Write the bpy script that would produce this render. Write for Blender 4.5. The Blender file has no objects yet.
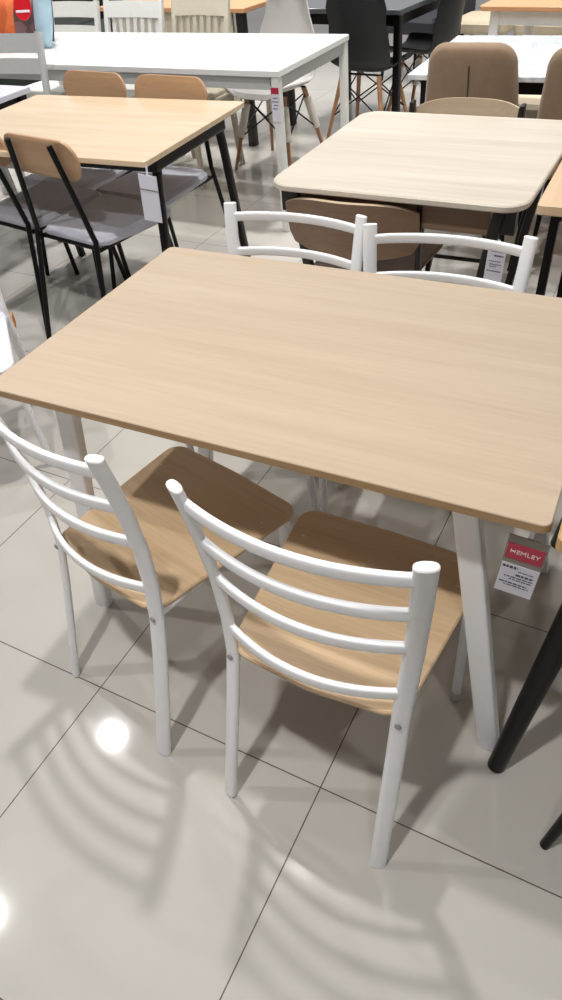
import bpy, math, random
from math import sin, cos, pi, radians as R
from mathutils import Vector, Matrix
random.seed(4)
SC = bpy.context.scene
COL = SC.collection

# ------------------------------------------------------------------ mesh kit
class MB:
    def __init__(s): s.v = []; s.f = []
    def add(s, vs, fs):
        o = len(s.v); s.v += [tuple(v) for v in vs]; s.f += [tuple(i + o for i in f) for f in fs]; return s
    def tube(s, path, rad, ref=(1, 0, 0), n=14, cap=0.0, expo=2.0):
        """swept (super)elliptical tube; rad is a number, an (a, b) pair or a list of them; a lies along ref"""
        P = [Vector(p) for p in path]; k = len(P); ref = Vector(ref)
        rads = rad if isinstance(rad, list) else [rad] * k
        rads = [(r, r) if not isinstance(r, tuple) else r for r in rads]
        vs, fs = [], []
        def ring(p, t, ra, rb):
            a = ref - t * ref.dot(t)
            if a.length < 1e-4: a = Vector((0, 0, 1)) - t * t.z
            if a.length < 1e-4: a = Vector((0, 1, 0))
            a.normalize(); b = t.cross(a)
            for i in range(n):
                q = 2 * pi * (i + .5) / n; c, d = cos(q), sin(q)
                c = math.copysign(abs(c) ** (2 / expo), c); d = math.copysign(abs(d) ** (2 / expo), d)
                vs.append(p + a * c * ra + b * d * rb)
        T = []
        for i in range(k):
            t = Vector((0, 0, 0))
            if i > 0: t += (P[i] - P[i - 1]).normalized()
            if i < k - 1: t += (P[i + 1] - P[i]).normalized()
            T.append(t.normalized())
        seq = [(P[i], T[i], *rads[i]) for i in range(k)]
        if cap:
            a, b = seq[0], seq[-1]
            seq[0] = (a[0] + a[1] * cap, *a[1:]); seq[-1] = (b[0] - b[1] * cap, *b[1:])
            seq = [(a[0], a[1], a[2] - cap, a[3] - cap)] + seq + [(b[0], b[1], b[2] - cap, b[3] - cap)]
        for q in seq: ring(*q)
        m = len(seq)
        for j in range(m - 1):
            for i in range(n):
                fs.append((j * n + i, j * n + (i + 1) % n, (j + 1) * n + (i + 1) % n, (j + 1) * n + i))
        fs.append(tuple(reversed(range(n)))); fs.append(tuple((m - 1) * n + i for i in range(n)))
        return s.add(vs, fs)
    def slab(s, out, z0, z1, bev=.002, rings=0, fz=None):
        n = len(out)
        def inset(d):
            res = []
            for i in range(n):
                p0, p1, p2 = Vector(out[i - 1]), Vector(out[i]), Vector(out[(i + 1) % n])
                e1, e2 = (p1 - p0).normalized(), (p2 - p1).normalized()
                nn = Vector((-e1.y - e2.y, e1.x + e2.x)); l = nn.length
                nn = nn / l if l > 1e-6 else Vector((-e1.y, e1.x))
                res.append(p1 + nn * d / max(.5, nn.dot(Vector((-e1.y, e1.x)))))
            return res
        cx = sum(p[0] for p in out) / n; cy = sum(p[1] for p in out) / n
        L = []
        ins = inset(bev)
        sc = [1 - (k + 1) / (rings + 1) for k in range(rings)]
        low = [[(cx + (p[0] - cx) * q, cy + (p[1] - cy) * q, z0) for p in ins] for q in reversed(sc)]
        top = [[(cx + (p[0] - cx) * q, cy + (p[1] - cy) * q, z1) for p in ins] for q in sc]
        L = low + [[(*p, z0) for p in ins], [(*p, z0 + bev) for p in out], [(*p, z1 - bev) for p in out], [(*p, z1) for p in ins]] + top
        vs = [v for r in L for v in r]
        if fz: vs = [(x, y, z + fz(x, y)) for x, y, z in vs]
        fs = []
        for j in range(len(L) - 1):
            for i in range(n):
                fs.append((j * n + i, j * n + (i + 1) % n, (j + 1) * n + (i + 1) % n, (j + 1) * n + i))
        fs.append(tuple(reversed(range(n)))); fs.append(tuple((len(L) - 1) * n + i for i in range(n)))
        return s.add(vs, fs)
    def box(s, x0, x1, y0, y1, z0, z1, bev=.002):
        return s.slab([(x0, y0), (x1, y0), (x1, y1), (x0, y1)], z0, z1, bev)
    def beam(s, p, q, w, h, ref=(0, 0, 1), bev=.002):
        """rectangular bar from p to q; w lies along ref"""
        return s.tube([p, q], (w / 2 * 1.19, h / 2 * 1.19), ref, n=16, cap=bev, expo=9)
    def sheet(s, grid, th):
        """grid[j][i] of points, thickened by th along its normals"""
        m, n = len(grid), len(grid[0]); G = [[Vector(p) for p in r] for r in grid]
        off = []
        for j in range(m):
            for i in range(n):
                du = G[j][min(i + 1, n - 1)] - G[j][max(i - 1, 0)]
                dv = G[min(j + 1, m - 1)][i] - G[max(j - 1, 0)][i]
                nn = du.cross(dv); nn = nn.normalized() if nn.length > 1e-9 else Vector((0, 0, 1))
                off.append(G[j][i] - nn * th)
        vs = [p for r in G for p in r] + off; N = m * n; fs = []
        for j in range(m - 1):
            for i in range(n - 1):
                a = j * n + i; fs.append((a, a + 1, a + n + 1, a + n)); fs.append((N + a, N + a + n, N + a + n + 1, N + a + 1))
        edge = [i for i in range(n)] + [j * n + n - 1 for j in range(1, m)] + [(m - 1) * n + i for i in range(n - 2, -1, -1)] + [j * n for j in range(m - 2, 0, -1)]
        for k in range(len(edge)):
            a, b = edge[k], edge[(k + 1) % len(edge)]; fs.append((b, a, N + a, N + b))
        return s.add(vs, fs)
    def sphere(s, c, r, nu=14, nv=8):
        r = r if isinstance(r, tuple) else (r, r, r)
        vs = [(c[0], c[1], c[2] - r[2])]
        for j in range(1, nv):
            for i in range(nu):
                a, b = 2 * pi * i / nu, -pi / 2 + pi * j / nv
                vs.append((c[0] + r[0] * cos(a) * cos(b), c[1] + r[1] * sin(a) * cos(b), c[2] + r[2] * sin(b)))
        vs.append((c[0], c[1], c[2] + r[2])); fs = []
        for i in range(nu):
            fs.append((0, 1 + (i + 1) % nu, 1 + i))
            for j in range(nv - 2):
                a = 1 + j * nu; fs.append((a + i, a + (i + 1) % nu, a + nu + (i + 1) % nu, a + nu + i))
            a = 1 + (nv - 2) * nu; fs.append((a + i, a + (i + 1) % nu, len(vs) - 1))
        return s.add(vs, fs)
    def xf(s, M):
        s.v = [tuple(M @ Vector(v)) for v in s.v]; return s

def rpoly(pts, rs, n=7):
    """polygon with rounded corners (counter-clockwise)"""
    res = []; k = len(pts); rs = rs if isinstance(rs, (list, tuple)) else [rs] * k
    for i in range(k):
        p0, p1, p2 = Vector(pts[i - 1]), Vector(pts[i]), Vector(pts[(i + 1) % k]); r = rs[i]
        if r <= 0: res.append(tuple(p1)); continue
        a, b = (p0 - p1).normalized(), (p2 - p1).normalized()
        ang = a.angle(b); t = r / math.tan(ang / 2); c = p1 + (a + b).normalized() * r / sin(ang / 2)
        s0, s1 = p1 + a * t - c, p1 + b * t - c
        a0 = math.atan2(s0.y, s0.x); d = math.atan2(s1.y, s1.x) - a0
        while d > pi: d -= 2 * pi
        while d < -pi: d += 2 * pi
        for j in range(n + 1): res.append((c.x + r * cos(a0 + d * j / n), c.y + r * sin(a0 + d * j / n)))
    return res
def rrect(x0, x1, y0, y1, r, n=7): return rpoly([(x0, y0), (x1, y0), (x1, y1), (x0, y1)], r, n)
def lerp_path(pts, n):
    """Catmull-Rom through pts"""
    P = [Vector(p) for p in pts]; res = []
    for i in range(len(P) - 1):
        p0, p1, p2, p3 = P[max(i - 1, 0)], P[i], P[i + 1], P[min(i + 2, len(P) - 1)]
        for j in range(n):
            t = j / n
            res.append(.5 * ((2 * p1) + (p2 - p0) * t + (2 * p0 - 5 * p1 + 4 * p2 - p3) * t * t + (3 * p1 - p0 - 3 * p2 + p3) * t ** 3))
    return res + [P[-1]]

def obj(name, mb, mat, parent=None, smooth=True, ang=38, label=None, loc=None):
    me = bpy.data.meshes.new(name); me.from_pydata(mb.v, [], mb.f); me.update()
    if smooth:
        me.shade_smooth(); me.set_sharp_from_angle(angle=R(ang))
    me.materials.append(mat)
    o = bpy.data.objects.new(name, me); COL.objects.link(o)
    if parent: o.parent = parent
    if label: o['label'] = label
    if loc: o.location = loc
    return o
def tag(o, label, cat, group=None):
    o['label'] = label; o['category'] = cat
    if group: o['group'] = group
    return o
def thing(name, label, cat, loc=(0, 0, 0), rz=0, group=None):
    o = bpy.data.objects.new(name, None); COL.objects.link(o); o.empty_display_size = .1
    o.location = loc; o.rotation_euler = (0, 0, R(rz)); return tag(o, label, cat, group)
def dup(root, loc, rz, label, group=None):  # a thing with its parts and sub-parts
    def rec(o, par):
        c = o.copy(); COL.objects.link(c)
        if par: c.parent = par
        for ch in [x for x in bpy.data.objects if x.parent == o]: rec(ch, c)
        return c
    r = rec(root, None); r.location = loc; r.rotation_euler = (0, 0, R(rz)); r['label'] = label
    if group: r['group'] = group
    return r

# ------------------------------------------------------------------ materials
def lin(c):
    c = [x / 255 for x in c]; return tuple(x / 12.92 if x <= .04045 else ((x + .055) / 1.055) ** 2.4 for x in c) + (1,)
def nodes(name):
    m = bpy.data.materials.new(name); m.use_nodes = True; nt = m.node_tree
    return m, nt, nt.nodes['Principled BSDF'], nt.nodes.new, nt.links.new
def plain(name, c, rough=.5, metal=0, var=.06, scale=30, bump=0, bscale=200, spec=.5, sheen=0):
    m, nt, b, N, L = nodes(name)
    b.inputs['Roughness'].default_value = rough; b.inputs['Metallic'].default_value = metal
    b.inputs['Specular IOR Level'].default_value = spec
    if sheen: b.inputs['Sheen Weight'].default_value = sheen
    tc = N('ShaderNodeTexCoord'); nz = N('ShaderNodeTexNoise'); nz.inputs['Scale'].default_value = scale; nz.inputs['Detail'].default_value = 4
    L(tc.outputs['Object'], nz.inputs['Vector'])
    rp = N('ShaderNodeValToRGB'); l = lin(c)
    rp.color_ramp.elements[0].position = .3; rp.color_ramp.elements[1].position = .7
    rp.color_ramp.elements[0].color = tuple(x * (1 - var) for x in l[:3]) + (1,)
    rp.color_ramp.elements[1].color = tuple(min(1, x * (1 + var)) for x in l[:3]) + (1,)
    L(nz.outputs['Fac'], rp.inputs['Fac']); L(rp.outputs['Color'], b.inputs['Base Color'])
    if bump:
        n2 = N('ShaderNodeTexNoise'); n2.inputs['Scale'].default_value = bscale; n2.inputs['Detail'].default_value = 3
        L(tc.outputs['Object'], n2.inputs['Vector'])
        bp = N('ShaderNodeBump'); bp.inputs['Strength'].default_value = bump; bp.inputs['Distance'].default_value = .002
        L(n2.outputs['Fac'], bp.inputs['Height']); L(bp.outputs['Normal'], b.inputs['Normal'])
    return m
def wood(name, c1, c2, axis='x', rough=.35, fine=1.0, spec=.5, broad=1.0, contrast=(.3, .7), coat=0):
    m, nt, b, N, L = nodes(name)
    b.inputs['Roughness'].default_value = rough; b.inputs['Specular IOR Level'].default_value = spec
    if coat: b.inputs['Coat Weight'].default_value = coat; b.inputs['Coat Roughness'].default_value = .12
    tc = N('ShaderNodeTexCoord')
    def layer(sa, sb, det):
        mp = N('ShaderNodeMapping'); mp.inputs['Scale'].default_value = (sa, sb, sb) if axis == 'x' else (sb, sa, sb)
        L(tc.outputs['Object'], mp.inputs['Vector'])
        nz = N('ShaderNodeTexNoise'); nz.inputs['Scale'].default_value = 1; nz.inputs['Detail'].default_value = det; nz.inputs['Roughness'].default_value = .6
        nz.inputs['Distortion'].default_value = .4
        L(mp.outputs['Vector'], nz.inputs['Vector']); return nz
    a = layer(5 * fine, 170 * fine, 3); c = layer(1.1 * broad, 16 * broad, 5)
    mx = N('ShaderNodeMath'); mx.operation = 'MULTIPLY_ADD'; mx.inputs[1].default_value = .4
    mu = N('ShaderNodeMath'); mu.operation = 'MULTIPLY'; mu.inputs[1].default_value = .6
    L(c.outputs['Fac'], mu.inputs[0]); L(a.outputs['Fac'], mx.inputs[0]); L(mu.outputs[0], mx.inputs[2])
    rp = N('ShaderNodeValToRGB'); rp.color_ramp.elements[0].position = contrast[0]; rp.color_ramp.elements[1].position = contrast[1]
    rp.color_ramp.elements[0].color = lin(c1); rp.color_ramp.elements[1].color = lin(c2)
    L(mx.outputs[0], rp.inputs['Fac']); L(rp.outputs['Color'], b.inputs['Base Color'])
    bp = N('ShaderNodeBump'); bp.inputs['Strength'].default_value = .06; bp.inputs['Distance'].default_value = .001
    L(a.outputs['Fac'], bp.inputs['Height']); L(bp.outputs['Normal'], b.inputs['Normal'])
    return m
def marble(name, base, vein, rough=.12):
    m, nt, b, N, L = nodes(name); b.inputs['Roughness'].default_value = rough
    tc = N('ShaderNodeTexCoord'); nz = N('ShaderNodeTexNoise'); nz.inputs['Scale'].default_value = 4; nz.inputs['Detail'].default_value = 8; nz.inputs['Distortion'].default_value = 1.5
    L(tc.outputs['Object'], nz.inputs['Vector'])
    rp = N('ShaderNodeValToRGB'); e = rp.color_ramp.elements
    e[0].position = .42; e[0].color = lin(base); e[1].position = .6; e[1].color = lin(base)
    k = e.new(.5); k.color = lin(vein)
    L(nz.outputs['Fac'], rp.inputs['Fac']); L(rp.outputs['Color'], b.inputs['Base Color']); return m
def pattern(name, cols, scale=14, rough=.8):
    m, nt, b, N, L = nodes(name); b.inputs['Roughness'].default_value = rough
    tc = N('ShaderNodeTexCoord'); v = N('ShaderNodeTexVoronoi'); v.inputs['Scale'].default_value = scale
    L(tc.outputs['Object'], v.inputs['Vector'])
    sp = N('ShaderNodeSeparateColor'); L(v.outputs['Color'], sp.inputs[0])
    rp = N('ShaderNodeValToRGB'); rp.color_ramp.interpolation = 'CONSTANT'; e = rp.color_ramp.elements
    e[0].color = lin(cols[0]); e[1].position = 1 / len(cols); e[1].color = lin(cols[1])
    for i in range(2, len(cols)): k = e.new(i / len(cols)); k.color = lin(cols[i])
    L(sp.outputs[0], rp.inputs['Fac']); L(rp.outputs['Color'], b.inputs['Base Color']); return m

TH = -.02118; TILE = .6014; TX, TY = -.9184, -.1585
def floor_mat():
    m, nt, b, N, L = nodes('polished_beige_tile')
    tc = N('ShaderNodeTexCoord'); sx = N('ShaderNodeSeparateXYZ'); L(tc.outputs['Object'], sx.inputs[0])
    def M(op, a, bb=None):
        n = N('ShaderNodeMath'); n.operation = op
        for i, q in enumerate((a, bb)):
            if q is None: continue
            if isinstance(q, (int, float)): n.inputs[i].default_value = q
            else: L(q, n.inputs[i])
        return n.outputs[0]
    def dist(o): return M('MULTIPLY', M('ABSOLUTE', M('SUBTRACT', M('FRACT', M('ADD', M('DIVIDE', o, TILE), .5)), .5)), TILE)
    d = M('MINIMUM', dist(sx.outputs['X']), dist(sx.outputs['Y']))
    g = M('LESS_THAN', d, .0014)
    nz = N('ShaderNodeTexNoise'); nz.inputs['Scale'].default_value = 3; nz.inputs['Detail'].default_value = 6; L(tc.outputs['Object'], nz.inputs['Vector'])
    rp = N('ShaderNodeValToRGB'); rp.color_ramp.elements[0].position = .3; rp.color_ramp.elements[1].position = .7
    rp.color_ramp.elements[0].color = lin((190, 186, 179)); rp.color_ramp.elements[1].color = lin((196, 192, 185))
    L(nz.outputs['Fac'], rp.inputs['Fac'])
    mx = N('ShaderNodeMix'); mx.data_type = 'RGBA'; L(g, mx.inputs['Factor']); L(rp.outputs['Color'], mx.inputs[6]); mx.inputs[7].default_value = lin((88, 76, 64))
    L(mx.outputs[2], b.inputs['Base Color'])
    ro = M('ADD', M('MULTIPLY', g, .5), .075); L(ro, b.inputs['Roughness'])
    b.inputs['Specular IOR Level'].default_value = .5
    n2 = N('ShaderNodeTexNoise'); n2.inputs['Scale'].default_value = 9; n2.inputs['Detail'].default_value = 1; L(tc.outputs['Object'], n2.inputs['Vector'])
    bp = N('ShaderNodeBump'); bp.inputs['Strength'].default_value = .03; bp.inputs['Distance'].default_value = .01
    L(n2.outputs['Fac'], bp.inputs['Height']); L(bp.outputs['Normal'], b.inputs['Normal'])
    return m

M_ = dict(
    floor=floor_mat(),
    white=plain('white_powder_coat', (246, 246, 248), .32, var=.015, bump=.05),
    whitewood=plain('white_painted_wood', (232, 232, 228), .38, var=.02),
    whitegloss=plain('white_gloss_laminate', (238, 238, 238), .12, var=.01),
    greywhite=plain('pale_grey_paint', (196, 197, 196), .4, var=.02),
    bolt=plain('steel_bolt', (165, 165, 162), .4, metal=.6, var=.1),
    maintop=wood('pale_oak_laminate', (184, 164, 141), (199, 180, 157), 'x', .2, contrast=(.28, .72)),
    mainedge=wood('oak_edge_band', (152, 120, 82), (188, 156, 114), 'x', .45),
    seatwood=wood('oak_plywood_seat', (194, 162, 126), (224, 197, 161), 'x', .38, fine=.8),
    oak2=wood('light_oak_laminate', (216, 190, 158), (234, 212, 182), 'x', .15, contrast=(.3, .7)),
    oakback=wood('oak_veneer_backrest', (172, 135, 101), (196, 159, 125), 'x', .3),
    limed=wood('limed_oak_laminate', (199, 187, 171), (223, 213, 199), 'x', .3, fine=.6, contrast=(.32, .66)),
    warmoak=wood('warm_oak_laminate', (206, 174, 138), (228, 200, 165), 'y', .3),
    rustic=wood('rustic_oak', (176, 138, 88), (226, 194, 140), 'y', .5, fine=.7, contrast=(.35, .65)),
    plyback=wood('bent_plywood', (196, 172, 146), (218, 197, 171), 'x', .35),
    brownply_shade=wood('brown_ply_rear_shade', (122, 98, 78), (148, 122, 100), 'x', .4),  # rear shade of the ply backs as colour; also the apron's own brown
    walnut=wood('brown_stained_ply', (104, 78, 58), (132, 102, 78), 'x', .4),
    orangewood=wood('honey_pine', (206, 150, 104), (222, 172, 128), 'x', .35),
    black=plain('black_metal', (9, 8, 8), .38, spec=.3, var=.1),
    brownblack=plain('dark_bronze_metal', (36, 30, 28), .4, var=.1),
    blackpl=plain('black_plastic', (20, 25, 27), .45, var=.05),
    blacktop=plain('dark_grey_laminate', (84, 88, 92), .2, var=.08),
    greyfab=plain('grey_seat_fabric', (186, 186, 198), .8, var=.06, bump=.3, bscale=500, sheen=.2),
    seam=plain('dark_taupe_thread', (84, 68, 54), .8),
    taupe=plain('taupe_upholstery', (146, 122, 98), .75, var=.06, bump=.25, bscale=400, sheen=.2),
    cream=plain('cream_upholstery', (214, 200, 174), .7, var=.04, bump=.2),
    creamwood=plain('cream_painted_wood', (206, 198, 180), .45, var=.03),
    beigepl=plain('pale_grey_plastic', (196, 194, 190), .4, var=.02),
    slate=plain('slate_upholstery', (62, 62, 70), .8, var=.08, bump=.2),
    deep=plain('dark_green_upholstery', (40, 46, 44), .85, var=.2, scale=12),
    dowel=wood('beech_leg', (150, 108, 74), (184, 140, 100), 'x', .45),
    wrap=plain('white_packing_foam', (222, 216, 206), .7, var=.03),
    marble=marble('white_marble_laminate', (228, 232, 234), (186, 192, 198), .15),
    lav=plain('white_laminate_cool', (226, 226, 238), .2, var=.01),
    cardgrey=plain('card_sleeve', (140, 134, 124), .35, var=.03),
    cardred=plain('red_print', (186, 42, 72), .4, var=.03),
    cardwhite=plain('white_card', (226, 224, 236), .5, var=.01),
    ink=plain('dark_ink', (70, 72, 100), .6, var=.05),
    cardink=plain('white_ink', (235, 215, 220), .5, var=.01),
    orange=pattern('orange_print_fabric', [(196, 92, 44), (186, 84, 40), (204, 104, 56), (190, 90, 48)], 8),
    maroon=pattern('maroon_print_fabric', [(96, 72, 72), (80, 60, 62), (112, 82, 84), (70, 64, 72)], 16),
    bluepat=pattern('blue_print_fabric', [(60, 72, 120), (96, 116, 120), (70, 82, 104), (150, 150, 160), (52, 50, 74)], 18),
    paleblue=plain('pale_blue_fabric', (168, 196, 212), .5, var=.12, scale=14),
    red=plain('red_tag_plastic', (204, 28, 40), .35, var=.02),
    stickerorange=plain('orange_sticker', (214, 128, 48), .4, var=.1),
)

# ------------------------------------------------------------------ setting
fl = obj('floor', MB().add([(-14, -4, 0), (8, -4, 0), (8, 16, 0), (-14, 16, 0)], [(0, 1, 2, 3)]), M_['floor'], smooth=False)
fl.location = (TX, TY, 0); fl.rotation_euler = (0, 0, TH); fl['kind'] = 'structure'

# ------------------------------------------------------------------ white ladder-back chair
def post_y(z):
    T = [(0, -.295), (.16, -.256), (.3, -.224), (.4, -.204), (.5, -.197), (.6, -.199), (.7, -.211), (.78, -.224), (.84, -.236)]
    for (a, p), (b, q) in zip(T, T[1:]):
        if z <= b: return p + (q - p) * (z - a) / (b - a)
    return T[-1][1]
def post_x(z): return .170 - .007 * z / .42 if z < .42 else .163 + .023 * (z - .42) / .42
def make_ladder_chair(label, loc, rz, group, seatmat='seatwood'):
    t = thing('dining_chair', label, 'chair', loc, rz, group); W = M_['white']
    out = rpoly([(-.168, -.212), (0, -.228), (.168, -.212), (.207, .188), (0, .196), (-.207, .188)], [.05, .3, .05, .04, .6, .04])
    fz = lambda x, y: -.010 * max(0, 1 - ((y + .01) / .2) ** 2) - .012 * max(0, (y - .1) / .1) ** 2
    obj('seat', MB().slab(out, .416, .428, .003, 5, fz), M_[seatmat], t)
    for s in (-1, 1):
        zs = [0, .08, .16, .24, .3, .35, .4, .45, .5, .55, .6, .65, .7, .75, .8, .838]
        lg = obj('leg', MB().tube([(s * post_x(z), post_y(z), z) for z in zs], (.0168, .0088), (cos(R(24)), s * sin(R(24)), 0), n=18, cap=.002, expo=2.4), W, t)
        b = MB(); y = post_y(.395)
        b.tube([(s * post_x(.403), y - .0085, .403), (s * post_x(.403), y - .0125, .403)], .0065, n=12, cap=.001)
        obj('bolt', b, M_['bolt'], lg)
        fp = lerp_path([(s * .166, .10, .412), (s * .178, .135, .404), (s * .184, .145, .37), (s * .196, .128, .012)], 6)
        lg = obj('leg', MB().tube(fp, .0105, n=12), W, t)
        obj('foot_cap', MB().tube([(s * .1962, .1278, 0), (s * .1955, .128, .03)], .0122, n=12, cap=.002), M_['greywhite'], lg)
    fr = MB()
    for s in (-1, 1): fr.tube([(s * (post_x(.4)), -.2, .405), (s * .166, -.12, .41), (s * .166, .12, .41)], .0095, n=10)
    fr.tube([(-.166, .1, .41), (.166, .1, .41)], .009, n=10); fr.tube([(-.166, -.11, .41), (.166, -.11, .41)], .009, n=10)
    obj('seat_frame', fr, W, t)
    for z, bow in ((.802, .037), (.711, .039), (.616, .041), (.483, .042)):
        w = post_x(z); y = post_y(z)
        p = [(w * q, y - bow * (1 - q * q), z) for q in [i / 8 for i in range(-8, 9)]]
        obj('back_rail', MB().tube(p, (.0118, .0062), (0, 0, 1), n=16, expo=3.8), W, t)
    return t
GW = 'white ladder-back dining chairs'
ch = make_ladder_chair('nearest white ladder-back chair with oak seat, beside the table leg by the red price card', (-.314, .031, 0), -1.5, GW)
ch.rotation_euler[1] = R(.9)
dup(ch, (-.7612, .089, 0), -15.5, 'white ladder-back chair with oak seat turned aside, at the left of the near table edge')
b1 = dup(ch, (-.80, .61, 0), 180, 'white ladder-back chair seen over the far table edge, on the left')
b2 = dup(ch, (-.378, .578, 0), 183, 'white ladder-back chair seen over the far table edge, in front of the hanging white card')
for b_ in (b1, b2): b_.scale = (1, 1, .975); b_.rotation_euler[1] = 0
lc = make_ladder_chair('white metal chair half cut off by the left picture edge, orange sticker hanging on it', (-1.85, .467, 0), -138.7, GW, 'lav')
st = MB().box(-.03, .03, -.003, 0, -.035, .035, .001)
so = obj('sticker', st, M_['stickerorange'], lc, label='orange sticker'); so.location = (-.2, -.12, .425); so.rotation_euler = (0, 0, R(-90)); so.scale = (.6, 1, .6)

# ------------------------------------------------------------------ main table
t = thing('dining_table', 'pale oak dining table with splayed white legs, largest and nearest table', 'table', (-.545, .3464, 0))
hw, hd = .545, .3464
top = obj('tabletop', MB().slab(rrect(-hw, hw, -hd, hd, .014, 5), .734, .75, .0015), M_['maintop'], t)
ed = rrect(-hw - .0012, hw + .0012, -hd - .0012, hd + .0012, .015, 5)
eb = MB(); n = len(ed)
eb.add([(x, y, z) for z in (.7345, .7485) for x, y in ed], [(i, (i + 1) % n, n + (i + 1) % n, n + i) for i in range(n)])
obj('edge_band', eb, M_['mainedge'], top)
for sx in (-1, 1):
    for sy in (-1, 1):
        obj('leg', MB().tube([(sx * .530, sy * (hd - .068), 0), (sx * .405, sy * (hd - .068), 0.7345)], (.0225, .0145), n=20, cap=.002, expo=7), M_['white'], t)
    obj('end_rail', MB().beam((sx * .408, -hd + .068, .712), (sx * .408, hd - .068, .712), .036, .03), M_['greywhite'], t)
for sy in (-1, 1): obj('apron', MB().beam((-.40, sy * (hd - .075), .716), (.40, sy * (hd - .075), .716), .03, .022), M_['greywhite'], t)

# ------------------------------------------------------------------ price cards
def text_mb(txt, size):
    cu = bpy.data.curves.new('lettering', 'FONT'); cu.body = txt; cu.size = size; cu.align_x = 'CENTER'; cu.align_y = 'CENTER'; cu.extrude = .0003; cu.resolution_u = 3
    o = bpy.data.objects.new('tmp', cu); COL.objects.link(o)
    me = bpy.data.meshes.new_from_object(o); mb = MB().add([v.co for v in me.vertices], [tuple(p.vertices) for p in me.polygons])
    bpy.data.objects.remove(o); bpy.data.meshes.remove(me); bpy.data.curves.remove(cu); return mb
def card(name, label, loc, rot, w, h, sleeve=None, red=None, word=None, lines=(), inkmat='ink', hang=.02):
    """flat hanging price card, its face towards local -y, origin at top centre"""
    t = bpy.data.objects.new(name, None); COL.objects.link(t); t.location = loc; t.rotation_euler = [R(a) for a in rot]; tag(t, label, 'price tag')
    obj('card', MB().box(-w / 2, w / 2, -.001, .001, -h, 0, .0004), M_[sleeve or 'cardwhite'], t)
    if sleeve:
        obj('paper', MB().box(-w / 2 + .001, w / 2 - .001, -.0018, -.001, -h + .001, -h * .47, .0002), M_['cardwhite'], t)
    if red:
        rb = obj('red_panel', MB().box(-w * .46, w * .46, -.0019, -.001, -h * red[1], -h * red[0], .0002), M_['cardred'], t, label='red panel')
        if word:
            lm = text_mb(word, h * .088); lm.xf(Matrix.Rotation(R(90), 4, 'X')); lm.xf(Matrix.Translation((0, -.0022, -h * (red[0] + red[1]) / 2)))
            obj('lettering', lm, M_['cardink'], rb, smooth=False)
    pr = MB()
    for (a, b, z, hh) in lines:
        x = a
        while x < b - .005:
            e = min(b, x + random.uniform(.05, .14)); pr.box(w * x, w * e, -.0022, -.0017, -h * z - hh * h, -h * z, .0001); x = e + .022
    if lines: obj('print', pr, M_[inkmat], t, smooth=False)
    if hang: obj('hanging_tape', MB().tube([(0, .001, -.004), (0, .004, hang)], (.004, .0006), n=8), M_['cardwhite'], t)
    return t
card('price_tag', 'red and white price card hanging under the near right corner of the oak table', (-.024, .016, .701), (5, 4, 0), .061, .145, 'cardgrey', (.12, .38), 'HEMLEY',
     [(-.44, -.06, .5, .04), (-.02, .36, .565, .012), (-.06, .4, .62, .03), (-.34, .4, .68, .016), (-.2, .38, .72, .016), (-.42, .3, .79, .022), (-.3, .36, .835, .014)], hang=.03)

# ------------------------------------------------------------------ generic table parts
def legs_at(t, pts, mat, w, h, round_=False):
    for x, y in pts:
        obj('leg', MB().tube([(x, y, 0), (x, y, h)], (w / 2 * (1 if round_ else 1.1), w / 2 * (1 if round_ else 1.1)), n=16, cap=.002, expo=2 if round_ else 8), mat, t)

# ------------------------------------------------------------------ oak table with black bent legs (upper left)
t2 = thing('dining_table', 'light oak table on black bent metal legs, set with four grey-seated chairs', 'table', (-2.1165, 1.635, 0), 1)
obj('tabletop', MB().slab(rrect(-.545, .545, -.375, .375, .012, 4), .73, .75, .002), M_['oak2'], t2)
for sx in (-1, 1):
    for sy in (-1, 1):
        p = [(sx * .49, sy * .23, .70), (sx * .49, sy * .25, .62), (sx * .505, sy * .335, 0)]
        obj('leg', MB().tube(p, (.014, .017), n=12, expo=5), M_['black'], t2)
    obj('end_rail', MB().beam((sx * .49, -.26, .705), (sx * .49, .26, .705), .05, .03), M_['black'], t2)
for sy in (-1, 1): obj('apron', MB().beam((-.49, sy * .24, .70), (.49, sy * .24, .70), .05, .02), M_['black'], t2)

def make_pad_chair(label, loc, rz, group):
    """origin under the seat centre, faces +y"""
    t = thing('side_chair', label, 'chair', loc, rz, group); B = M_['black']
    out = rpoly([(-.175, -.19), (.175, -.19), (.205, .2), (-.205, .2)], [.05, .05, .04, .04])
    obj('seat', MB().slab(out, .425, .47, .016, 4, lambda x, y: -.008 * (1 - (y / .2) ** 2)), M_['greyfab'], t)
    for s in (-1, 1):
        obj('leg', MB().tube(lerp_path([(s * .2, -.30, 0), (s * .175, -.215, .42), (s * .165, -.21, .5), (s * .115, -.251, .81)], 5), .0105, n=10), B, t)
        obj('leg', MB().tube([(s * .165, .155, .42), (s * .19, .215, 0)], .0105, n=10), B, t)
    fr = MB()
    for s in (-1, 1): fr.tube([(s * .168, -.20, .428), (s * .168, .16, .428)], .008, n=10)
    fr.tube([(-.165, .15, .428), (.165, .15, .428)], .008, n=10); fr.tube([(-.172, -.19, .43), (.172, -.19, .43)], .008, n=10)
    obj('seat_frame', fr, B, t)
    pb = MB().slab(rpoly([(-.185, -.07), (.185, -.07), (.213, .07), (-.213, .07)], [.05, .05, .068, .068], 9), -.006, .006, .002, 5, lambda x, y: .35 * x * x)
    # local slab z becomes -> +y (bowed), slab y becomes up; leaning back
    pb.xf(Matrix.Translation((0, -.222, .752)) @ Matrix.Rotation(R(8), 4, 'X') @ Matrix(((1, 0, 0, 0), (0, 0, 1, 0), (0, 1, 0, 0), (0, 0, 0, 1))))
    pb.f = [tuple(reversed(f)) for f in pb.f]
    obj('backrest', pb, M_['oakback'], t)
    return t
GP = 'oak-backed chairs with grey seats'
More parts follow.
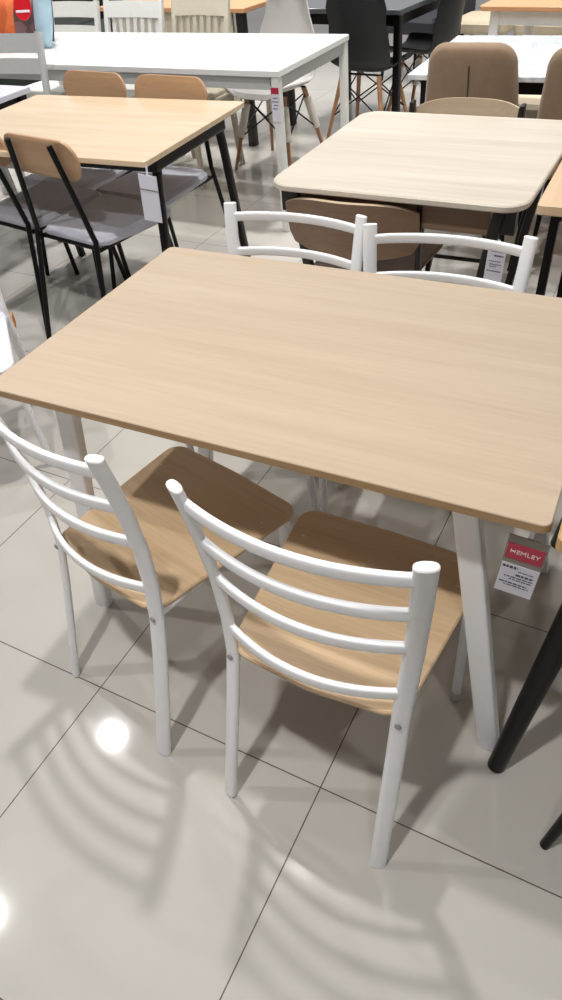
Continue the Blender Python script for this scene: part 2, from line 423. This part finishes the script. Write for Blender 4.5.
pc = make_pad_chair('oak-backed black metal chair with grey seat, backrest fully seen in front of the oak table', (-1.955, 1.445, 0), -10, GP)
dup(pc, (-2.355, 1.52, 0), -10, 'oak-backed black metal chair with grey seat, mostly cut off by the left picture edge')
dup(pc, (-2.44, 1.90, 0), 173, 'oak-backed chair behind the oak table, left of the two oak backrests rising over it')
dup(pc, (-1.99, 1.86, 0), 175, 'oak-backed chair behind the oak table, right of the two oak backrests rising over it')
card('price_tag', 'blank grey and white card hanging from the near right corner of the black-legged oak table', (-1.56, 1.262, .71), (0, 4, 0), .075, .16, None, None, None, [(-.5, .5, .3, .03)], 'cardgrey', hang=.03)

# ------------------------------------------------------------------ limed oak table with rounded corners and its neighbour
t3 = thing('dining_table', 'pale limed oak table with rounded corners and dark legs, behind the nearest table', 'table', (-.656, 1.562, 0), -1.5)
obj('tabletop', MB().slab(rrect(-.389, .389, -.396, .396, .07, 8), .73, .75, .004), M_['limed'], t3)
for sx in (-1, 1):
    for sy in (-1, 1):
        obj('leg', MB().tube([(sx * .315, sy * .352, .73), (sx * .21, sy * .34, 0)], [(.017, .012), (.013, .012)], n=12, expo=5), M_['brownblack'], t3)
    obj('end_rail', MB().beam((sx * .318, -.35, .70), (sx * .318, .35, .70), .05, .02), M_['brownblack'], t3)
    obj('bracket', MB().box(sx * .33 - .03, sx * .33 + .03, -.352, -.32, .655, .73, .002), M_['brownblack'], t3)
obj('apron', MB().box(-.285, .285, -.335, -.318, .64, .73, .002), M_['brownply_shade'], t3, label='brown wooden apron')
card('price_tag', 'small white printed card hanging on a dark table leg, seen through the white chair back', (-.335, 1.155, .64), (2, 3, 0), .05, .11, None, None, None,
     [(-.3, .3, .1, .02), (-.1, .4, .2, .035), (-.35, .3, .36, .02), (-.3, .35, .44, .02), (-.3, .1, .5, .02), (-.4, .4, .62, .025)], hang=.02)
t3b = thing('dining_table', 'warm oak table on thin black legs at the right picture edge, beside the limed table', 'table', (.079, 1.60, 0))
obj('tabletop', MB().slab(rrect(-.335, .35, -.41, .41, .014, 4), .722, .75, .003), M_['warmoak'], t3b)
for sx in (-1, 1):
    for sy in (-1, 1):
        obj('leg', MB().tube([(sx * .29, sy * .33, .722), (sx * .30, sy * .36, 0)], (.013, .013), n=12, expo=5), M_['black'], t3b)
    obj('end_rail', MB().beam((sx * .285, -.34, .70), (sx * .285, .34, .70), .03, .02), M_['black'], t3b)

def make_ply_chair(label, loc, rz, group):
    t = thing('low_back_chair', label, 'chair', loc, rz, group); B = M_['brownblack']
    g = []
    for j in range(9):
        v = j / 8; row = []
        for i in range(21):
            u = -1 + i / 10
            hgt = .17 - .055 * abs(u) ** 3
            z = .695 - (1 - v) * hgt * (1 if abs(u) < .9 else 1 - (abs(u) - .9) * 2.2)
            zt = z - .03 * abs(u) ** 4
            row.append((u * .215, -.235 - .02 * v + .05 * u * u, zt))
        g.append(row)
    b = obj('backrest', MB().sheet(g, .012), M_['plyback'], t)
    b.data.materials.append(M_['brownply_shade'])   # shade on the rear of the back, put into a darker brown
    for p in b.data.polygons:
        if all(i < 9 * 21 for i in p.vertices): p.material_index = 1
    out = rpoly([(-.17, -.17), (.17, -.17), (.2, .2), (-.2, .2)], [.05, .05, .05, .05])
    obj('seat', MB().slab(out, .432, .446, .004, 4, lambda x, y: -.012 * (1 - (y / .2) ** 2)), M_['walnut'], t)
    for s in (-1, 1):
        lg = obj('leg', MB().tube([(s * .205, -.165, .69), (s * .195, -.12, .45), (s * .185, .20, 0)], (.009, .016), n=12, expo=4), B, t)
        obj('bracket', MB().box(s * .208 - .008, s * .208 + .008, -.185, -.15, .60, .70, .003), B, lg)
        obj('leg', MB().tube([(s * .165, .13, .42), (s * .175, -.23, 0)], (.008, .013), n=12, expo=4), B, t)
    for p_, q_, r_ in (((-.18, -.1, .16), (.18, -.1, .16), .008), ((-.17, .1, .42), (.17, .1, .42), .008), ((-.19, -.1, .42), (.19, -.1, .42), .008)):
        obj('stretcher', MB().tube([p_, q_], r_, n=10), B, t)
    return t
GL = 'low bent plywood chairs at the limed oak table'
pl = make_ply_chair('low bent-plywood chair with brown seat tucked under the near edge of the limed table', (-.79, 1.405, 0), 0, GL)
p2 = dup(pl, (-.70, 1.98, 0), 180, 'low chair with pale bent plywood back, behind the limed table and before the taupe chair')

pl.scale = (1, 1, 1.035); p2.scale = (1, 1, 1.06)
# ------------------------------------------------------------------ long white table
t4 = thing('dining_table', 'long glossy white table with square white legs in the upper left', 'table', (-2.714, 2.955, 0), -2.2)
# local near right corner ~ (+1.07, -.47)
obj('tabletop', MB().slab(rrect(-1.06, 1.06, -.40, .40, .008, 3), .722, .75, .003), M_['whitegloss'], t4)
legs_at(t4, [(sx * 1.035, sy * .375) for sx in (-1, 1) for sy in (-1, 1)], M_['whitewood'], .036, .722)
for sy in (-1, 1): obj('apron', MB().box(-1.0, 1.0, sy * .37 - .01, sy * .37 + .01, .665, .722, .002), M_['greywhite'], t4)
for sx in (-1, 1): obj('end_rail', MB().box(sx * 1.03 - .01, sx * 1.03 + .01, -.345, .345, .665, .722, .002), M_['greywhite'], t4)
card('price_tag', 'narrow red and white card fastened to the front leg of the long white table', (-1.694, 2.515, .685), (0, 0, -2.2), .045, .15, None, (.02, .2), None,
     [(-.3, .3, .3, .03), (-.4, .35, .4, .03), (-.2, .3, .5, .03), (-.35, .2, .6, .03)], hang=0)

# small white table at left edge
t5 = thing('dining_table', 'cool white tabletop corner at the left picture edge, butted against the oak table', 'table', (-3.28, 1.78, 0), -2.5)
obj('tabletop', MB().slab(rrect(-.44, .44, -.37, .37, .006, 3), .725, .75, .002), M_['lav'], t5)
legs_at(t5, [(sx * .4, sy * .33) for sx in (-1, 1) for sy in (-1, 1)], M_['black'], .04, .725)
obj('apron', MB().box(-.4, .4, -.33, .33, .68, .725, .002), M_['black'], t5)

# ------------------------------------------------------------------ wooden chairs with rails / slats
def make_rail_chair(name, label, loc, rz, mat, group=None, slats=0, top=.88, w=.20, low=.74):
    t = thing(name, label, 'chair', loc, rz, group)
    out = rpoly([(-w + .01, -.19), (w - .01, -.19), (w + .01, .2), (-w - .01, .2)], .03)
    obj('seat', MB().slab(out, .43, .455, .006), mat, t)
    for s in (-1, 1):
        obj('leg', MB().tube(lerp_path([(s * w, -.25, 0), (s * w, -.2, .44), (s * w, -.215, .6), (s * w, -.28, top)], 4), (.016, .016), n=14, expo=5), mat, t)
        obj('leg', MB().tube([(s * (w - .01), .17, .43), (s * (w - .005), .175, 0)], [(.018, .018), (.013, .013)], n=14, expo=5), mat, t)
    def rail(z, h, bow=.02):
        def yy(z): return -.215 - .065 * (z - .6) / (top - .6)
        g = [[(w * u, yy(zz) - bow * (1 - u * u), zz) for u in [i / 6 for i in range(-6, 7)]] for zz in (z - h / 2, z, z + h / 2)]
        return MB().sheet(g, .016)
    obj('back_rail', rail(top - .05, .085), mat, t)
    if not slats: obj('back_rail', rail(low - .035, .07), mat, t)
    for k in range(slats):
        x = w * (-.8 + 1.6 * k / (slats - 1)); zt = top - .09
        obj('slat', MB().beam((x, -.21, .45), (x, -.215 - .065 * (zt - .6) / (top - .6) - .014, zt), .012, .024, (0, 1, 0)), mat, t)
    fr = MB(); 
    for s in (-1, 1): fr.beam((s * w, -.2, .405), (s * w, .17, .405), .045, .018)
    fr.beam((-w, .17, .405), (w, .17, .405), .045, .018)
    obj('seat_frame', fr, mat, t)
    return t
make_rail_chair('dining_chair', 'white wooden two-rail chair standing behind the cool white tabletop corner', (-3.24, 2.22, 0), 186, M_['greywhite'], top=.905, w=.225, low=.79)
# chairs on the far side of the white table
make_rail_chair('dining_chair', 'white wooden chair with open back behind the white table, beside the pale blue cushion', (-3.78, 3.40, 0), 174, M_['whitewood'], top=.875, w=.215, low=.74)
make_rail_chair('dining_chair', 'white slat-back chair behind the middle of the white table', (-3.22, 3.30, 0), 174, M_['whitewood'], slats=7, top=.885, w=.225, low=.80)
make_rail_chair('dining_chair', 'cream slat-back chair behind the white table, left of the pale grey shell chair', (-2.69, 3.24, 0), 174, M_['creamwood'], slats=7, top=.90, w=.195, low=.80)

# ------------------------------------------------------------------ shell chairs
def make_shell_chair(label, loc, rz, shell, legmat, group=None, wrap=False, tw=.16, top=.82):
    t = thing('shell_chair', label, 'chair', loc, rz, group)
    prof = [(.215, .425, .19), (.2, .445, .205), (.1, .44, .215), (-.02, .432, .215), (-.11, .435, .21), (-.165, .46, .21), (-.195, .51, .215), (-.215, .6, .21), (-.235, .7, .195), (-.25, .78, tw + .02), (-.257, top - .015, tw), (-.26, top, tw - .04)]
    g = []
    for k, (y, z, w) in enumerate(prof):
        s = min(1, max(0, (k - 3) / 4)); row = []
        for i in range(17):
            u = -1 + i / 8
            row.append((w * u, y + s * .06 * u * u, z + (1 - s) * .045 * u ** 4))
        g.append(row)
    obj('shell', MB().sheet(g, .008), shell, t)
    for sx in (-1, 1):
        for sy in (-1, 1):
            a = Vector((sx * .13, sy * .11 - .02, .42)); b = Vector((sx * .215, sy * .21 - .02, 0))
            lg = obj('leg', MB().tube([a, b], [(.016, .016), (.01, .01)], n=12), legmat, t)
            if wrap: obj('foam_sleeve', MB().tube([a.lerp(b, .12), a.lerp(b, .55)], .024, n=12, cap=.004), M_['wrap'], lg)
    wr = MB()
    c = lambda sx, sy, q: Vector((sx * .13, sy * .11 - .02, .42)).lerp(Vector((sx * .215, sy * .21 - .02, 0)), q)
    for (p, q) in (((-1, -1), (1, -1)), ((1, -1), (1, 1)), ((1, 1), (-1, 1)), ((-1, 1), (-1, -1))):
        wr.tube([c(*p, .06), c(*q, .55)], .0045, n=8); wr.tube([c(*q, .06), c(*p, .55)], .0045, n=8)
    wr.tube([(-.14, -.13, .425), (.14, -.13, .425)], .006, n=8); wr.tube([(-.14, .09, .425), (.14, .09, .425)], .006, n=8)
    obj('wire_brace', wr, M_['black'], t)
    return t
make_shell_chair('pale grey plastic shell chair with beech legs behind the right end of the white table', (-2.21, 3.50, 0), 172, M_['beigepl'], M_['dowel'], wrap=True, top=.875, tw=.14)
make_shell_chair('black shell chair with its back to us, right of the white table corner', (-1.80, 4.06, 0), -8, M_['blackpl'], M_['dowel'], top=.86, tw=.185)
make_shell_chair('black shell chair with foam-wrapped legs at the right side of the dark table', (-1.60, 4.55, 0), 82, M_['blackpl'], M_['dowel'], wrap=True, top=.8)

# ------------------------------------------------------------------ dark table
t7 = thing('dining_table', 'dark grey table on black legs at the top centre, behind the black shell chair', 'table', (-1.98, 4.52, 0), -8)
obj('tabletop', MB().slab(rrect(-.47, .47, -.48, .48, .006, 3), .722, .75, .003), M_['blacktop'], t7)
legs_at(t7, [(sx * .435, sy * .445) for sx in (-1, 1) for sy in (-1, 1)], M_['black'], .04, .722)
obj('apron', MB().box(-.43, .43, -.44, .44, .66, .722, .002), M_['black'], t7)

# ------------------------------------------------------------------ taupe upholstered chairs
def make_taupe(label, loc, rz, group):
    t = thing('upholstered_chair', label, 'chair', loc, rz, group)
    bm = MB().slab(rpoly([(-.215, -.225), (.215, -.225), (.168, .225), (-.168, .225)], [.03, .03, .085, .085], 10), -.024, .024, .018, 6, lambda x, y: .9 * x * x)
    # slab z becomes local +y (bowed round the sitter), slab y becomes up, the whole leaning back
    bm.xf(Matrix.Translation((0, -.225, .665)) @ Matrix.Rotation(R(9), 4, 'X') @ Matrix(((1, 0, 0, 0), (0, 0, 1, 0), (0, 1, 0, 0), (0, 0, 0, 1))))
    bm.f = [tuple(reversed(f)) for f in bm.f]
    b = obj('backrest', bm, M_['taupe'], t, ang=60)
    # vertical seam piping on the rear of the back
    sm = MB().tube([(0, -.2492 - .1564 * v, .665 + .9877 * v) for v in (-.2, -.1, 0, .08, .15)], .003, n=8)
    obj('seam', sm, M_['seam'], b)
    obj('seat', MB().slab(rpoly([(-.21, -.2), (.21, -.2), (.23, .22), (-.23, .22)], .05), .40, .48, .022), M_['taupe'], t)
    for sx in (-1, 1):
        for sy in (-1, 1):
            obj('leg', MB().tube([(sx * .17, sy * .16, .40), (sx * .21, sy * .21, 0)], [(.016, .016), (.011, .011)], n=12), M_['black'], t)
    return t
GT = 'taupe upholstered chairs'
tp = make_taupe('taupe upholstered chair with a seam down its back, before the marble table', (-.755, 2.63, 0), 0, GT)
dup(tp, (-.27, 2.58, 0), -4, 'taupe upholstered chair cut off by the right picture edge, before the marble table')

# marble table with a cream chair on the far side
t6 = thing('dining_table', 'white marble-look table on a black frame behind the taupe chair', 'table', (-.30, 2.89, 0))
obj('tabletop', MB().slab(rrect(-.75, .75, -.385, .385, .008, 3), .728, .75, .003), M_['marble'], t6)
legs_at(t6, [(sx * .68, sy * .33) for sx in (-1, 1) for sy in (-1, 1)], M_['black'], .04, .728)
obj('apron', MB().box(-.68, .68, -.34, .34, .675, .728, .002), M_['black'], t6)
def make_stool(label, loc, rz, group):
    t = thing('upholstered_stool', label, 'stool', loc, rz, group)
    obj('seat', MB().slab(rpoly([(-.21, -.2), (.21, -.2), (.23, .22), (-.23, .22)], .05), .39, .47, .02), M_['cream'], t)
    for sx in (-1, 1):
        for sy in (-1, 1): obj('leg', MB().tube([(sx * .17, sy * .16, .40), (sx * .195, sy * .19, 0)], [(.018, .018), (.012, .012)], n=12), M_['creamwood'], t)
    for sy in (-1, 1): obj('stretcher', MB().tube([(-.18, sy * .17, .2), (.18, sy * .17, .2)], .009, n=10), M_['creamwood'], t)
    return t
GC = 'cream upholstered stools'
cc = make_stool('cream stool whose seat shows under the marble table between the taupe chairs', (-.66, 3.42, 0), 180, GC)

# ------------------------------------------------------------------ honey-topped table and cream chairs (top right)
t8 = thing('dining_table', 'honey-coloured wooden table with white legs at the top right', 'table', (-.52, 4.36, 0), -8)
obj('tabletop', MB().slab(rrect(-.58, .58, -.38, .38, .02, 4), .725, .75, .004), M_['orangewood'], t8)
legs_at(t8, [(sx * .5, sy * .31) for sx in (-1, 1) for sy in (-1, 1)], M_['whitewood'], .05, .725)
for b4 in ((-.5, .5, -.325, -.305), (-.5, .5, .305, .325), (-.51, -.49, -.31, .31), (.49, .51, -.31, .31)): obj('apron', MB().box(*b4, .65, .725), M_['whitewood'], t8)
dup(cc, (-1.42, 5.5, 0), 172, 'cream stool at the left end of the honey-coloured table, behind the marble table', GC)
dup(cc, (-.92, 5.43, 0), 172, 'cream stool partly hidden behind the legs of the honey-coloured table', GC)

# slate armchair
t = thing('armchair', 'dark slate upholstered armchair at the top, between the dark table and the honey table', 'armchair', (-1.98, 5.75, 0), -20)
obj('seat', MB().slab(rrect(-.26, .26, -.24, .26, .05), .34, .46, .03), M_['slate'], t)
g = [[(.3 * u, .22 + .06 * v - .09 * u * u, .42 + .36 * v) for u in [i / 6 for i in range(-6, 7)]] for v in [j / 6 for j in range(7)]]
obj('backrest', MB().sheet(g, .05), M_['slate'], t, ang=60)
for s in (-1, 1):
    obj('armrest', MB().slab(rrect(s * .3 - .035, s * .3 + .035, -.22, .22, .03), .40, .60, .02), M_['slate'], t)
    for sy in (-1, 1): obj('leg', MB().tube([(s * .22, sy * .2, .34), (s * .25, sy * .22, 0)], [(.018, .018), (.012, .012)], n=12), M_['black'], t)

# oak-topped desk behind the cream chair
t = thing('desk', 'honey-topped desk with a beige front panel behind the cream slat-back chair', 'desk', (-3.1, 4.15, 0), -7)
obj('desktop', MB().slab(rrect(-.62, .62, -.3, .3, .01, 3), .775, .80, .003), M_['orangewood'], t)
obj('front_panel', MB().box(-.55, .50, -.27, -.25, .25, .775, .003), M_['creamwood'], t)
legs_at(t, [(sx * .56, sy * .25) for sx in (-1, 1) for sy in (-1, 1)], M_['brownblack'], .05, .775)

# dark sofa further back
t = thing('sofa', 'dark green-black sofa glimpsed behind the white wooden chairs, top left', 'sofa', (-4.75, 5.0, 0), -7)
obj('base', MB().slab(rrect(-.95, .95, -.42, .42, .06), .08, .42, .03), M_['deep'], t)
obj('backrest', MB().slab(rrect(-.95, .95, .2, .45, .08), .40, .85, .06), M_['deep'], t)
for s in (-1, 1):
    obj('armrest', MB().slab(rrect(s * .88 - .1, s * .88 + .1, -.42, .42, .06), .40, .62, .05), M_['deep'], t)
    obj('seat_cushion', MB().slab(rrect(s * .39 - .38, s * .39 + .38, -.4, .2, .06), .42, .54, .04), M_['deep'], t)
    for sy in (-1, 1): obj('leg', MB().tube([(s * .85, sy * .34, .08), (s * .85, sy * .34, 0)], .025, n=12), M_['black'], t)

# ------------------------------------------------------------------ cushions on the white table
def pillow(label, mat, c, w, h, d, tilt, rz, group='cushions on the white table'):
    mb = MB(); N = 14
    def P(u, v, s):
        k = (1 - abs(u) ** 2.6) * (1 - abs(v) ** 2.6)
        e = 1 - .07 * (abs(u) ** 2) * (abs(v) ** 2) - .03 * (1 - abs(u)) * abs(v)
        return (w / 2 * u * e, s * d / 2 * max(0, k) ** .6, h / 2 * v * e)
    for s in (-1, 1):
        vs = [P(-1 + 2 * i / N, -1 + 2 * j / N, s) for j in range(N + 1) for i in range(N + 1)]
        fs = [(j * (N + 1) + i, j * (N + 1) + i + 1, (j + 1) * (N + 1) + i + 1, (j + 1) * (N + 1) + i) for j in range(N) for i in range(N)]
        if s > 0: fs = [tuple(reversed(f)) for f in fs]
        mb.add(vs, fs)
    mb.xf(Matrix.Rotation(R(tilt), 4, 'X')); z = min(v[2] for v in mb.v); mb.xf(Matrix.Translation((0, 0, -z)))
    o = obj('cushion', mb, mat, ang=80); o.location = c; o.rotation_euler = (0, 0, R(rz)); return tag(o, label, 'cushion', group)
pillow('orange printed cushion on the white table at the left picture edge', M_['orange'], (-3.72, 2.98, .75), .27, .25, .11, -14, -12)
pillow('dark maroon printed cushion leaning between the orange and the pale blue cushion', M_['maroon'], (-3.535, 2.98, .75), .20, .24, .08, -14, 8)
pillow('blue patterned cushion behind the orange and maroon cushions', M_['bluepat'], (-3.62, 3.14, .75), .36, .34, .09, -14, -6)
pillow('pale blue cushion beside the round red tag', M_['paleblue'], (-3.40, 2.98, .75), .15, .32, .08, -14, -20)
t = thing('round_tag', 'round red tag with a white bar hanging in front of the cushions', 'tag', (-3.46, 2.90, .96), -8)
t.rotation_euler = (R(-14), 0, R(8))
d = MB().tube([(0, -.004, 0), (0, 0, 0)], (.058, .068), (1, 0, 0), n=32, cap=.001)
obj('disc', d, M_['red'], t)
obj('white_bar', MB().box(-.045, .045, -.006, -.0042, -.03, -.018, .0004), M_['cardwhite'], t, label='white bar')
obj('cord', MB().tube([(0, -.002, .064), (.005, .03, .11)], .002, n=8), M_['cardwhite'], t)

# ------------------------------------------------------------------ right foreground: rustic table and black chair
t = thing('dining_table', 'rustic oak table on round black legs at the right picture edge, beside the price card', 'table', (.012, -.02, 0))
obj('tabletop', MB().slab(rrect(0, .9, 0, .8, .012, 4), .722, .75, .003), M_['rustic'], t)
for (fx, fy, tx, ty) in ((-.002, .045, .085, .145), (.84, .045, .76, .145), (-.002, .755, .085, .655), (.84, .755, .76, .655)):
    lg = obj('leg', MB().tube([(fx, fy, 0), (tx, ty, .722)], [(.0185, .0185), (.027, .027)], n=20, cap=.003), M_['black'], t)
    obj('mounting_plate', MB().box(tx - .06, tx + .06, ty - .05, ty + .05, .712, .722, .002), M_['black'], lg)
for yy in (.05, .725): obj('apron', MB().box(.02, .86, yy, yy + .025, .635, .722), M_['black'], t)
t = thing('dining_chair', 'black chair of which one slim tapered leg shows at the lower right picture edge', 'chair', (.385, .10, 0), 0)
obj('seat', MB().slab(rrect(-.19, .2, -.19, .2, .06), .43, .455, .008), M_['blackpl'], t)
for sx in (-1, 1):
    for sy in (-1, 1):
        obj('leg', MB().tube([(sx * .25, sy * .2, 0), (sx * .17, sy * .12, .43)], [(.0095, .0095), (.016, .016)], n=14, cap=.002), M_['black'], t)
bk = [[(.17 + .05 * v, .17 * u, .45 + .22 * v) for u in [i / 6 for i in range(-6, 7)]] for v in [j / 6 for j in range(7)]]
obj('backrest', MB().sheet(bk, .012), M_['blackpl'], t)

# ------------------------------------------------------------------ light
w = bpy.data.worlds.new('store'); SC.world = w; w.use_nodes = True
nt = w.node_tree; bg = nt.nodes['Background']
# a dim hall overhead, brighter lit shop walls low down on the far side
tc = nt.nodes.new('ShaderNodeTexCoord'); sx = nt.nodes.new('ShaderNodeSeparateXYZ'); nt.links.new(tc.outputs['Generated'], sx.inputs[0])
def wm(op, *a):
    n = nt.nodes.new('ShaderNodeMath'); n.operation = op
    for k, q in enumerate(a):
        if isinstance(q, (int, float)): n.inputs[k].default_value = q
        else: nt.links.new(q, n.inputs[k])
    return n.outputs[0]
def ramp(val, a, b, c, d):
    n = nt.nodes.new('ShaderNodeMapRange'); n.interpolation_type = 'SMOOTHSTEP'
    nt.links.new(val, n.inputs[0]); n.inputs[1].default_value = a; n.inputs[2].default_value = b; n.inputs[3].default_value = c; n.inputs[4].default_value = d
    return n.outputs[0]
elev = ramp(sx.outputs['Z'], .45, .72, 1, 0); side = ramp(sx.outputs['Y'], -.1, .5, 0, 1)
nt.links.new(wm('ADD', wm('MULTIPLY', wm('MULTIPLY', elev, side), .40), .075), bg.inputs[1])
bg.inputs[0].default_value = (1.0, .99, .98, 1)
def lamp(x, y, z, e, r=.075, spread=150, col=(1, .985, .96)):
    l = bpy.data.lights.new('ceiling_downlight', 'AREA'); l.shape = 'DISK'; l.size = 2 * r; l.energy = e; l.color = col; l.spread = R(spread)
    o = bpy.data.objects.new('ceiling_downlight', l); COL.objects.link(o); o.location = (x, y, z); return o
lamp(-1.0, .85, 3.4, 30, .06)
lamp(-.48, -.88, 3.3, 30, .06)
lamp(.42, -.95, 3.3, 8)
lamp(.6, 1.75, 3.3, 9)
lamp(-2.65, .92, 3.3, 13, .04)
lamp(-2.68, -.42, 3.3, 19, .04)
for x in (-1.4, 1.0): lamp(x, -3.6, 3.3, 3, spread=170)
for x in (-5.6, -4.1, -2.65, -1.15, .45):
    for y in (2.7, 4.0, 5.4): lamp(x, y, 3.3, 11, spread=84)

# ------------------------------------------------------------------ camera
q = (703.237, .01756, -.78066, 1.48627, .742018, -.108808, .527144)
f, cx, cy, cz, p, r, y = q
F = Vector((-sin(y) * cos(p), cos(y) * cos(p), -sin(p))); Rr = Vector((cos(y), sin(y), 0)); U = Rr.cross(F)
X = cos(r) * Rr + sin(r) * U; Y = -sin(r) * Rr + cos(r) * U
cam = bpy.data.cameras.new('camera'); co = bpy.data.objects.new('camera', cam); COL.objects.link(co)
cam.sensor_fit = 'VERTICAL'; cam.sensor_height = 36; cam.lens = f * 36 / 1000; cam.clip_start = .05; cam.clip_end = 100
mt = Matrix((X, Y, -F)).transposed().to_4x4(); mt.translation = (cx, cy, cz); co.matrix_world = mt
SC.camera = co
SC.view_settings.view_transform = 'Standard'; SC.view_settings.look = 'None'; SC.view_settings.gamma = 1; SC.view_settings.use_curve_mapping = False
SC.view_settings.exposure = .1
SC.cycles.use_denoising = True
SC.cycles.max_bounces = 8
